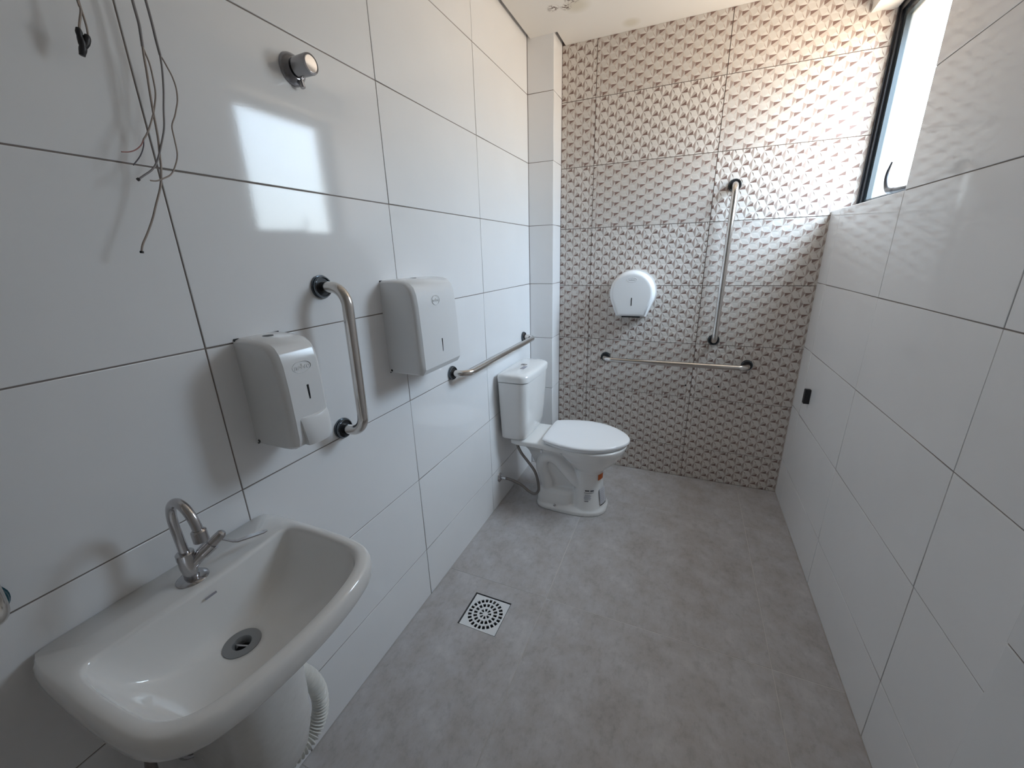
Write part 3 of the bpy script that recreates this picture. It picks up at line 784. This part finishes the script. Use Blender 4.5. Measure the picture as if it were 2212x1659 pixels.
inner = resample([(0.362, 0), (0.359, 0.06), (0.349, 0.112), (0.333, 0.148), (0.305, 0.171), (0.265, 0.180), (0.18, 0.1835), (0.118, 0.178), (0.103, 0.158), (0.106, 0.11), (0.110, 0.05), (0.111, 0)], NS)
PO = [cO + d * r_ for d, r_ in polar(outer, cO, NS)]
PI_ = [cO + d * r_ for d, r_ in polar(inner, cO, NS)]
DCN = Vector((0.172, 0, 0))
PD = [DCN + (p - cO).normalized() * 0.030 for p in PI_]
def rr_(f, z): return [(v.x, YC + v.y, z) for v in f]
def lerpv(A_, B_, t_): return [a_.lerp(b_, t_) for a_, b_ in zip(A_, B_)]
def scaled(s_, cx_=0.0): return [Vector((cx_ + (v.x - cx_) * s_, v.y * s_, 0)) for v in PO]
def inset(d_): return [v - (v - cO).normalized() * d_ * max(0.0, min(1.0, (v.x - 0.002) / 0.03)) for v in PO]
rings = []
rings.append(rr_(scaled(0.30), 0.664)); rings.append(rr_(scaled(0.45), 0.668)); rings.append(rr_(scaled(0.62), 0.682)); rings.append(rr_(scaled(0.77), 0.703)); rings.append(rr_(scaled(0.88), 0.728)); rings.append(rr_(scaled(0.950), 0.752))
rings.append(rr_(inset(0.007), 0.767)); rings.append(rr_(inset(0.0015), 0.775)); rings.append(rr_(PO, 0.788)); rings.append(rr_(inset(0.0008), 0.797)); rings.append(rr_(inset(0.0026), 0.8035)); rings.append(rr_(inset(0.006), 0.8080)); rings.append(rr_(inset(0.010), 0.810))
mid = lerpv(PO, PI_, 0.62)
def deckdip(f, z, amt):
    out = []
    for v in f:
        k_ = max(0.0, min(1.0, (0.11 - v.x) / 0.03)) * max(0.0, min(1.0, (0.155 - abs(v.y)) / 0.02))
        out.append((v.x, YC + v.y, z - amt * k_))
    return out
rings.append(deckdip(mid, 0.810, 0.003)); rings.append(deckdip(lerpv(PO, PI_, 0.88), 0.8098, 0.004)); rings.append(deckdip(PI_, 0.8068, 0.003))
for t_, z_ in ((0.012, 0.8000), (0.032, 0.786), (0.095, 0.765), (0.17, 0.744), (0.27, 0.726), (0.40, 0.712), (0.58, 0.702), (0.75, 0.697), (0.92, 0.692), (1.0, 0.690)):
    rings.append(rr_(lerpv(PI_, PD, t_), z_))
rings.append(rr_([DCN + (p - DCN) * 0.8 for p in PD], 0.683))
q = bmesh.new(); loft(q, rings, True, False)
from_bm('basin', q, M['ceramic'], sink, True)
dv = lathe('drain_flange', (DCN.x, YC, 0.6895), (0, 0, 1), [(0.0, 0.0325), (0.0022, 0.0320), (0.0028, 0.030), (0.0022, 0.0165), (0.0, 0.015), (-0.010, 0.0135), (-0.016, 0.012)], M['drainmetal'], sink, 40)
lathe('drain_hole', (DCN.x, YC, 0.6770), (0, 0, 1), [(0, 0), (0, 0.0145), (-0.004, 0.0145), (-0.004, 0)], M['blackhole'], sink, 24)
tube('drain_crossbar', [(DCN.x - 0.012, YC - 0.004, 0.684), (DCN.x + 0.012, YC + 0.004, 0.684)], 0.002, M['chrome'], sink, 8)
# small overflow mark behind the basin
box('overflow_slot', (0.1150, YC - 0.010, 0.7835), (0.1175, YC + 0.010, 0.7865), M['inkgrey'], sink)
rebase(sink)

# semi column under the sink
colu = thing('sink_column', 'white ceramic half column hanging under the sink, dusty on its side', 'sink column', (0.0, YC, 0.42))
q = bmesh.new(); rings = []
for z_, dp, hw in ((0.668, 0.250, 0.086), (0.60, 0.252, 0.081), (0.50, 0.249, 0.077), (0.42, 0.238, 0.074), (0.36, 0.219, 0.071), (0.31, 0.190, 0.067), (0.265, 0.152, 0.062), (0.235, 0.115, 0.054), (0.215, 0.080, 0.046), (0.208, 0.050, 0.03)):
    ring = []
    fr = min(hw * 0.9, dp)
    ring.append((0.001, YC - hw * 1.0, z_))
    for k in range(5): ring.append((0.001 + (dp - fr) * (k + 1) / 5, YC - hw, z_))
    for k in range(1, 24):
        a_ = -PI / 2 + PI * k / 24
        ring.append((dp - fr + fr * abs(math.cos(a_)) ** 0.75, YC + hw * (1 if math.sin(a_) > 0 else -1) * abs(math.sin(a_)) ** 0.9, z_))
    for k in range(5): ring.append((0.001 + (dp - fr) * (5 - k) / 5, YC + hw, z_))
    ring.append((0.001, YC + hw, z_))
    rings.append(ring)
loft(q, rings)
from_bm('shell', q, M['column'], colu, True, 60)
rebase(colu)

# corrugated waste hose
hose = thing('corrugated_hose', 'white corrugated drain hose looping out behind the sink column', 'hose', (0.0, -0.15, 0.18))
path = catmull([(0.06, -0.078, 0.475), (0.06, -0.045, 0.425), (0.06, -0.012, 0.368), (0.06, 0.012, 0.310), (0.06, 0.023, 0.250), (0.06, 0.017, 0.192), (0.06, -0.008, 0.153), (0.06, -0.045, 0.140), (0.055, -0.09, 0.147), (0.035, -0.135, 0.168), (0.0, -0.15, 0.18)], 40)
L = [0.0]
for i in range(1, len(path)): L.append(L[-1] + (path[i] - path[i - 1]).length)
rad = [0.0188 + 0.0036 * math.sin(2 * PI * l_ / 0.0100) for l_ in L]
tube('ribbed_tube', path, rad, M['pvc'], hose, 20)
rebase(hose)

# angle valve and braided hose under the sink
sv = thing('sink_supply_valve', 'chrome valve with braided hose on the wall under the sink', 'valve', (0.0, -0.222, 0.395))
lathe('escutcheon', (0, -0.222, 0.397), (1, 0, 0), [(0, 0), (0, 0.034), (0.004, 0.033), (0.014, 0.026), (0.018, 0.016), (0.018, 0)], M['dullchrome'], sv, 36)
lathe('valve_body', (0.016, -0.222, 0.397), (1, 0, 0), [(0, 0), (0, 0.011), (0.035, 0.011), (0.035, 0.016), (0.05, 0.0155), (0.052, 0)], M['chrome'], sv, 24)
tube('hose', catmull([(0.042, -0.222, 0.395), (0.050, -0.228, 0.360), (0.055, -0.245, 0.325), (0.058, -0.275, 0.320), (0.060, -0.30, 0.36), (0.062, -0.308, 0.44), (0.064, -0.305, 0.52), (0.067, -0.275, 0.60), (0.069, -0.22, 0.65), (0.069, -0.1635, 0.67)], 10), 0.0085, M['braid'], sv, 14)
rebase(sv)

# ------------------------------------------------------------------ faucet
fx, fy, fz = 0.0675, -0.1635, 0.8065
fa = thing('faucet', 'chrome gooseneck faucet with side lever on the sink', 'faucet', (fx, fy, fz))
lathe('base_flange', (fx, fy, fz), (0, 0, 1), [(0, 0), (0, 0.0265), (0.0025, 0.0262), (0.0055, 0.0225), (0.007, 0.014), (0.007, 0)], M['dullchrome'], fa, 40)
q = bmesh.new()
sweep(q, [(fx, fy, fz + 0.004), (fx, fy, fz + 0.016), (fx, fy, fz + 0.030), (fx, fy, fz + 0.048)], [0.0125, 0.0120, 0.0142, 0.0142], 24)
hd_ = Vector((0.38, 0.72, 0.60)).normalized()
b0 = Vector((fx, fy, fz + 0.028))
sweep(q, [b0, b0 + hd_ * 0.020, b0 + hd_ * 0.034], [0.012, 0.011, 0.0105], 20)
from_bm('body', q, M['dullchrome'], fa, True, 40)
lathe('collar', (fx, fy, fz + 0.048), (0, 0, 1), [(0, 0), (0, 0.0148), (0.012, 0.0148), (0.0135, 0.0130), (0.0135, 0)], M['dullchrome'], fa, 32)
zt = fz + 0.060
ax = 0.078
pts = [(fx, fy, zt), (fx - 0.002, fy, zt + 0.03), (fx - 0.004, fy, zt + 0.06), (fx - 0.002, fy, zt + 0.082), (fx + 0.008, fy, zt + 0.104), (fx + 0.026, fy, zt + 0.116), (fx + 0.046, fy, zt + 0.113), (fx + 0.062, fy, zt + 0.098), (fx + 0.070, fy, zt + 0.080), (fx + 0.072, fy, zt + 0.068)]
tube('spout', catmull(pts, 8), 0.0080, M['dullchrome'], fa, 24)
lathe('aerator', (fx + 0.0715, fy, zt + 0.072), (0.06, 0, -1), [(0, 0), (0, 0.0092), (0.003, 0.0118), (0.022, 0.0122), (0.022, 0.009), (0.018, 0)], M['dullchrome'], fa, 28)
lathe('cartridge', b0 + hd_ * 0.030, hd_, [(0, 0), (0, 0.0125), (0.022, 0.0135), (0.022, 0.0)], M['dullchrome'], fa, 28)
lathe('handle_hub', b0 + hd_ * 0.052, hd_, [(0, 0), (0, 0.0100), (0.014, 0.0095), (0.024, 0.0085), (0.028, 0.005), (0.028, 0)], M['dullchrome'], fa, 24)
ht = b0 + hd_ * 0.072
q = bmesh.new()
def flatbar(pts_, ws, th_):
    R_ = []
    for p, w_, t_ in zip(pts_, ws, th_):
        p = Vector(p); wd_ = Vector((0.85, -0.45, 0)).normalized() * w_; n_ = Vector((0, 0, 1)) * t_
        R_.append([p - wd_ - n_ * 0.6, p + wd_ - n_ * 0.6, p + wd_ * 1.1, p + wd_ + n_ * 0.6, p - wd_ + n_ * 0.6, p - wd_ * 1.1])
    loft(q, R_)
hv = [(0.094, -0.116, 0.872), (0.097, -0.108, 0.864), (0.100, -0.098, 0.853), (0.100, -0.089, 0.8465), (0.100, -0.066, 0.840), (0.100, -0.036, 0.8305), (0.100, -0.028, 0.8285)]
flatbar(hv, [0.0042, 0.0036, 0.0034, 0.0038, 0.0056, 0.0060, 0.0030], [0.0030, 0.0024, 0.0022, 0.0022, 0.0022, 0.0020, 0.0014])
from_bm('lever', q, M['dullchrome'], fa, True, 40)
rebase(fa)

# ------------------------------------------------------------------ toilet
YT = 1.51
toi = thing('toilet', 'white ceramic toilet with closed lid and rear tank', 'toilet', (0.38, YT, 0.0))
def eggring(xb, xf, hw, z, xm=0.45, n_=64, back=0.0, pw=2.0):
    """outline from blunt back xb to tip xf; hw half width at xm fraction"""
    xc = xb + (xf - xb) * xm; out = []
    for k in range(n_):
        a_ = 2 * PI * k / n_; c_, s_ = math.cos(a_), math.sin(a_)
        if c_ >= 0: x_ = xc + (xf - xc) * abs(c_) ** (2 / pw); y_ = hw * (1 if s_ >= 0 else -1) * abs(s_) ** (2 / pw)
        else:
            x_ = xc - (xc - xb) * abs(c_) ** (2 / (2.0 + back)); y_ = hw * (1 if s_ >= 0 else -1) * abs(s_) ** (2 / (2.0 + back))
        out.append((x_, YT + y_, z))
    return out
q = bmesh.new()
# bowl with pedestal front
loft(q, [eggring(0.47, 0.54, 0.05, 0.200, 0.5), eggring(0.43, 0.556, 0.075, 0.232, 0.5), eggring(0.40, 0.576, 0.098, 0.258, 0.5), eggring(0.365, 0.608, 0.124, 0.290, 0.5), eggring(0.33, 0.638, 0.147, 0.322, 0.5), eggring(0.30, 0.660, 0.165, 0.355, 0.5), eggring(0.275, 0.674, 0.175, 0.385, 0.5), eggring(0.27, 0.679, 0.178, 0.405, 0.5), eggring(0.272, 0.677, 0.176, 0.412, 0.5)])
# pedestal column
loft(q, [eggring(0.375, 0.590, 0.122, 0.0, 0.45), eggring(0.378, 0.588, 0.120, 0.018, 0.45), eggring(0.39, 0.577, 0.112, 0.06, 0.45), eggring(0.40, 0.568, 0.105, 0.12, 0.45), eggring(0.405, 0.562, 0.098, 0.18, 0.45), eggring(0.405, 0.562, 0.096, 0.25, 0.45), eggring(0.41, 0.56, 0.09, 0.32, 0.45)])
# foot plate
loft(q, [eggring(0.192, 0.592, 0.134, 0.0, 0.5, back=2.5, pw=2.6), eggring(0.192, 0.592, 0.134, 0.022, 0.5, back=2.5, pw=2.6), eggring(0.200, 0.584, 0.124, 0.032, 0.5, back=2.5, pw=2.6), eggring(0.210, 0.575, 0.110, 0.040, 0.5, back=2.5, pw=2.6)])
# rear foot shoulder
loft(q, [eggring(0.196, 0.42, 0.122, 0.0, 0.5, back=3, pw=4), eggring(0.200, 0.42, 0.118, 0.06, 0.5, back=3, pw=4), eggring(0.206, 0.42, 0.105, 0.100, 0.5, back=3, pw=4), eggring(0.215, 0.42, 0.085, 0.115, 0.5, back=3, pw=4)])
# slanted rear web between the foot and the shelf
def web(xa, xb_, hw, z): 
    return [(xa, YT - hw * 0.9, z), (xa + 0.02, YT - hw, z), (xb_, YT - hw, z), (xb_, YT + hw, z), (xa + 0.02, YT + hw, z), (xa, YT + hw * 0.9, z)]
loft(q, [web(0.205, 0.45, 0.050, 0.02), web(0.225, 0.45, 0.044, 0.11), web(0.200, 0.47, 0.046, 0.18), web(0.170, 0.50, 0.052, 0.25), web(0.140, 0.50, 0.064, 0.32), web(0.112, 0.50, 0.095, 0.37), web(0.105, 0.48, 0.105, 0.39)])
# shelf carrying the tank
sh = []
for z_, g_ in ((0.372, -0.014), (0.382, 0.0), (0.402, 0.0), (0.409, -0.006)):
    sh.append([(0.060, YT - 0.128 - g_, z_), (0.10, YT - 0.140 - g_, z_), (0.20, YT - 0.140 - g_, z_), (0.30, YT - 0.150 - g_, z_), (0.40, YT - 0.150 - g_, z_), (0.40, YT + 0.150 + g_, z_), (0.30, YT + 0.150 + g_, z_), (0.20, YT + 0.140 + g_, z_), (0.10, YT + 0.140 + g_, z_), (0.060, YT + 0.128 + g_, z_)])
loft(q, sh)
# trapway tube seen in relief on both flanks
for sgn in (-1, 1):
    yy = YT + sgn * 0.060
    tp = catmull([(0.46, YT + sgn * 0.055, 0.155), (0.42, yy, 0.185), (0.37, yy, 0.235), (0.32, yy, 0.285), (0.275, yy, 0.305), (0.235, yy, 0.285), (0.222, yy, 0.235), (0.238, yy, 0.180), (0.255, yy, 0.130), (0.250, yy, 0.08)], 6)
    sweep(q, tp, 0.035, 18)
me = bpy.data.meshes.new('bowl'); bmesh.ops.recalc_face_normals(q, faces=q.faces); q.to_mesh(me); q.free()
tmp = link('bowl_tmp', me)
rm = tmp.modifiers.new('r', 'REMESH'); rm.mode = 'VOXEL'; rm.voxel_size = 0.0045
smm = tmp.modifiers.new('s', 'SMOOTH'); smm.factor = 0.5; smm.iterations = 7
bpy.context.view_layer.update()
dg = bpy.context.evaluated_depsgraph_get()
me2 = bpy.data.meshes.new_from_object(tmp.evaluated_get(dg))
bpy.data.objects.remove(tmp, do_unlink=True); bpy.data.meshes.remove(me)
me2.name = 'bowl'; me2.materials.clear(); me2.materials.append(M['ceramic'])
for v in me2.vertices:
    if v.co.z < 0.0005: v.co.z = 0.0005
for p in me2.polygons: p.use_smooth = True
link('bowl', me2, toi)
# seat and lid
def seatring(xb, xf, hw, hb, z, n_=40):
    """straight back edge of half width hb at xb, widest hw, round tip at xf"""
    pts = [(xb, hb * 0.55), (xb + 0.003, hb * 0.93), (xb + 0.016, hb * 1.03), (xb + (xf - xb) * 0.16, hb + (hw - hb) * 0.55), (xb + (xf - xb) * 0.36, hw * 0.99), (xb + (xf - xb) * 0.52, hw * 0.985), (xb + (xf - xb) * 0.68, hw * 0.885), (xb + (xf - xb) * 0.82, hw * 0.685), (xb + (xf - xb) * 0.93, hw * 0.415), (xb + (xf - xb) * 0.99, hw * 0.14)]
    full = [Vector((x_, -y_, 0)) for x_, y_ in pts] + [Vector((x_, y_, 0)) for x_, y_ in pts[::-1]]
    m_ = len(full); out = []
    for i in range(m_):
        p0, p1, p2, p3 = full[i - 1], full[i], full[(i + 1) % m_], full[(i + 2) % m_]
        for k in range(5):
            t_ = k / 5
            v = 0.5 * ((2 * p1) + (p2 - p0) * t_ + (2 * p0 - 5 * p1 + 4 * p2 - p3) * t_ * t_ + (3 * p1 - p0 - 3 * p2 + p3) * t_ ** 3)
            out.append((v.x, YT + v.y, z))
    return out
q = bmesh.new()
loft(q, [seatring(0.262, 0.676, 0.174, 0.130, 0.4125), seatring(0.258, 0.681, 0.178, 0.133, 0.416), seatring(0.258, 0.681, 0.178, 0.133, 0.4245), seatring(0.262, 0.676, 0.174, 0.130, 0.427)])
from_bm('seat', q, M['seat'], toi, True, 40)
q = bmesh.new()
loft(q, [seatring(0.250, 0.687, 0.183, 0.135, 0.4275), seatring(0.246, 0.692, 0.187, 0.138, 0.431), seatring(0.245, 0.693, 0.188, 0.139, 0.437), seatring(0.248, 0.690, 0.185, 0.136, 0.4425), seatring(0.256, 0.682, 0.178, 0.130, 0.4455), seatring(0.28, 0.655, 0.155, 0.112, 0.4485), seatring(0.33, 0.60, 0.11, 0.08, 0.4505), seatring(0.40, 0.52, 0.05, 0.035, 0.4515)])
from_bm('lid', q, M['seat'], toi, True, 40)
for s_ in (-1, 1):
    tube('hinge', [(0.250, YT + s_ * 0.055, 0.423), (0.250, YT + s_ * 0.105, 0.423)], 0.0085, M['seat'], toi, 14)
    lathe('hinge_nut', (0.245, YT + s_ * 0.132, 0.372), (0, 0, -1), [(0, 0), (0, 0.007), (0.016, 0.006), (0.017, 0)], M['seat'], toi, 12)
# tank
def tankring(z, hw, xf, rc=0.035, xb=0.018, bow=0.010):
    out = []
    def cor(cx_, cy__, a0, a1, n_=8):
        for k in range(n_ + 1):
            a_ = math.radians(a0 + (a1 - a0) * k / n_); out.append((cx_ + rc * math.cos(a_), YT + cy__ + rc * math.sin(a_)))
    rb = 0.012
    out.append((xb, YT - hw + rb)); out.append((xb + rb * 0.3, YT - hw + rb * 0.3)); out.append((xb + rb, YT - hw))
    for k in range(1, 4): out.append((xb + rb + (xf - rc - xb - rb) * k / 4, YT - hw))
    cor(xf - rc, -(hw - rc), -90, 0)
    for k in range(1, 12): out.append((xf, YT - (hw - rc) + 2 * (hw - rc) * k / 12))
    cor(xf - rc, hw - rc, 0, 90)
    for k in range(3, 0, -1): out.append((xb + rb + (xf - rc - xb - rb) * k / 4, YT + hw))
    out.append((xb + rb, YT + hw)); out.append((xb + rb * 0.3, YT + hw - rb * 0.3)); out.append((xb, YT + hw - rb))
    r_ = []
    for x_, y_ in out:
        f_ = 1 - ((y_ - YT) / hw) ** 2
        g_ = max(0, (x_ - xb) / (xf - xb))
        r_.append((x_ + bow * f_ * g_ * g_, y_, z))
    return r_
q = bmesh.new()
TK = [tankring(0.411, 0.135, 0.130, 0.04), tankring(0.416, 0.148, 0.144, 0.04), tankring(0.428, 0.158, 0.153, 0.04), tankring(0.47, 0.163, 0.160, 0.04), tankring(0.55, 0.170, 0.166, 0.04), tankring(0.65, 0.178, 0.172, 0.04), tankring(0.752, 0.186, 0.176, 0.04)]
loft(q, TK)
from_bm('tank', q, M['ceramic'], toi, True, 50)
q = bmesh.new()
loft(q, [tankring(0.7555, 0.186, 0.177, 0.04), tankring(0.757, 0.1895, 0.181, 0.042), tankring(0.782, 0.1915, 0.183, 0.042), tankring(0.792, 0.189, 0.180, 0.042, 0.020), tankring(0.798, 0.182, 0.172, 0.042, 0.025), tankring(0.8015, 0.170, 0.160, 0.042, 0.032), tankring(0.804, 0.12, 0.13, 0.03, 0.05), tankring(0.805, 0.05, 0.105, 0.02, 0.07)])
tl = from_bm('tank_lid', q, M['ceramic'], toi, True, 60)
btn = lathe('flush_button', (0.094, YT + 0.012, 0.8035), (0, 0, 1), [(0, 0), (0, 0.0185), (0.002, 0.0185), (0.003, 0.0170), (0.0018, 0.0150), (0.0030, 0.0140), (0.0034, 0)], M['chrome'], tl, 32)
for k in range(4):
    box('label_print', (0.126 - k * 0.006, YT - 0.075, 0.8020), (0.1225 - k * 0.006, YT - 0.020, 0.8062), M['inkgrey'], tl)
# bolts, stickers
lathe('floor_bolt', (0.318, YT - 0.1245, 0.036), (0, -1, 0.15), [(0, 0), (0, 0.0075), (0.004, 0.007), (0.007, 0.004), (0.008, 0)], M['dullchrome'], toi, 14)
# stickers wrap the round pedestal
def decal(name, a0, a1, z0_, z1_, material, zslope=0.0):
    vs = []; fs = []; n_ = 10
    for k in range(n_ + 1):
        a_ = math.radians(a0 + (a1 - a0) * k / n_)
        for z_ in (z0_, z1_):
            f_ = max(0, min(1, z_ / 0.2)); hw = 0.121 - 0.023 * f_; xf_ = 0.588 - 0.026 * f_; xb_ = 0.378 + 0.027 * f_
            xc = xb_ + (xf_ - xb_) * 0.45
            vs.append((xc + (xf_ - xc + 0.0022) * math.cos(a_), YT + (hw + 0.0022) * math.sin(a_), z_))
    for k in range(n_): fs.append((2 * k, 2 * k + 2, 2 * k + 3, 2 * k + 1))
    return mesh(name, vs, fs, material, toi, True)
decal('orange_sticker', -38, -10, 0.205, 0.238, M['orange'])
decal('label', -34, -4, 0.060, 0.150, M['sticker'])
decal('label_line', -34, -4, 0.052, 0.058, M['ink'])
for k in range(6): decal('label_line', -31, -12, 0.078 + k * 0.011, 0.080 + k * 0.011, M['inkgrey'])
for a0, a1, za_, zb_ in ((-84, -70, 0.150, 0.157), (-67, -55, 0.149, 0.156), (-86, -55, 0.140, 0.1425), (-84, -72, 0.090, 0.0935), (-84, -67, 0.128, 0.131), (-84, -64, 0.121, 0.124), (-86, -66, 0.114, 0.117), (-86, -64, 0.107, 0.110), (-84, -66, 0.100, 0.103)):
    decal('printed_text', a0, a1, za_, zb_, M['ink'] if zb_ > 0.135 or zb_ < 0.1 else M['inkgrey'])
rebase(toi)

# supply hose of the toilet
sh_ = thing('toilet_supply_hose', 'braided steel supply hose from the wall to the toilet tank', 'hose', (0.0, 1.352, 0.167))
lathe('escutcheon', (0, 1.345, 0.171), (1, 0, 0), [(0, 0), (0, 0.028), (0.004, 0.027), (0.010, 0.018), (0.013, 0.010), (0.013, 0)], M['chrome'], sh_, 30)
lathe('nut', (0.010, 1.347, 0.170), (1, 0, -0.04), [(0, 0), (0, 0.009), (0.014, 0.009), (0.014, 0.0105), (0.030, 0.0105), (0.032, 0.006)], M['chrome'], sh_, 6)
tube('hose', catmull([(0.034, 1.348, 0.169), (0.065, 1.350, 0.166), (0.1256, 1.355, 0.1454), (0.175, 1.358, 0.110), (0.2103, 1.36, 0.100), (0.2330, 1.36, 0.128), (0.2300, 1.36, 0.180), (0.2106, 1.365, 0.2373), (0.170, 1.370, 0.2872), (0.1255, 1.380, 0.330), (0.100, 1.388, 0.370), (0.094, 1.390, 0.402)], 8), 0.0078, M['braid'], sh_, 14)
lathe('tank_nut', (0.094, 1.390, 0.4125), (0, 0, -1), [(0, 0), (0, 0.012), (0.010, 0.012), (0.010, 0.0095), (0.024, 0.009), (0.025, 0.006)], M['chrome'], sh_, 12)
rebase(sh_)
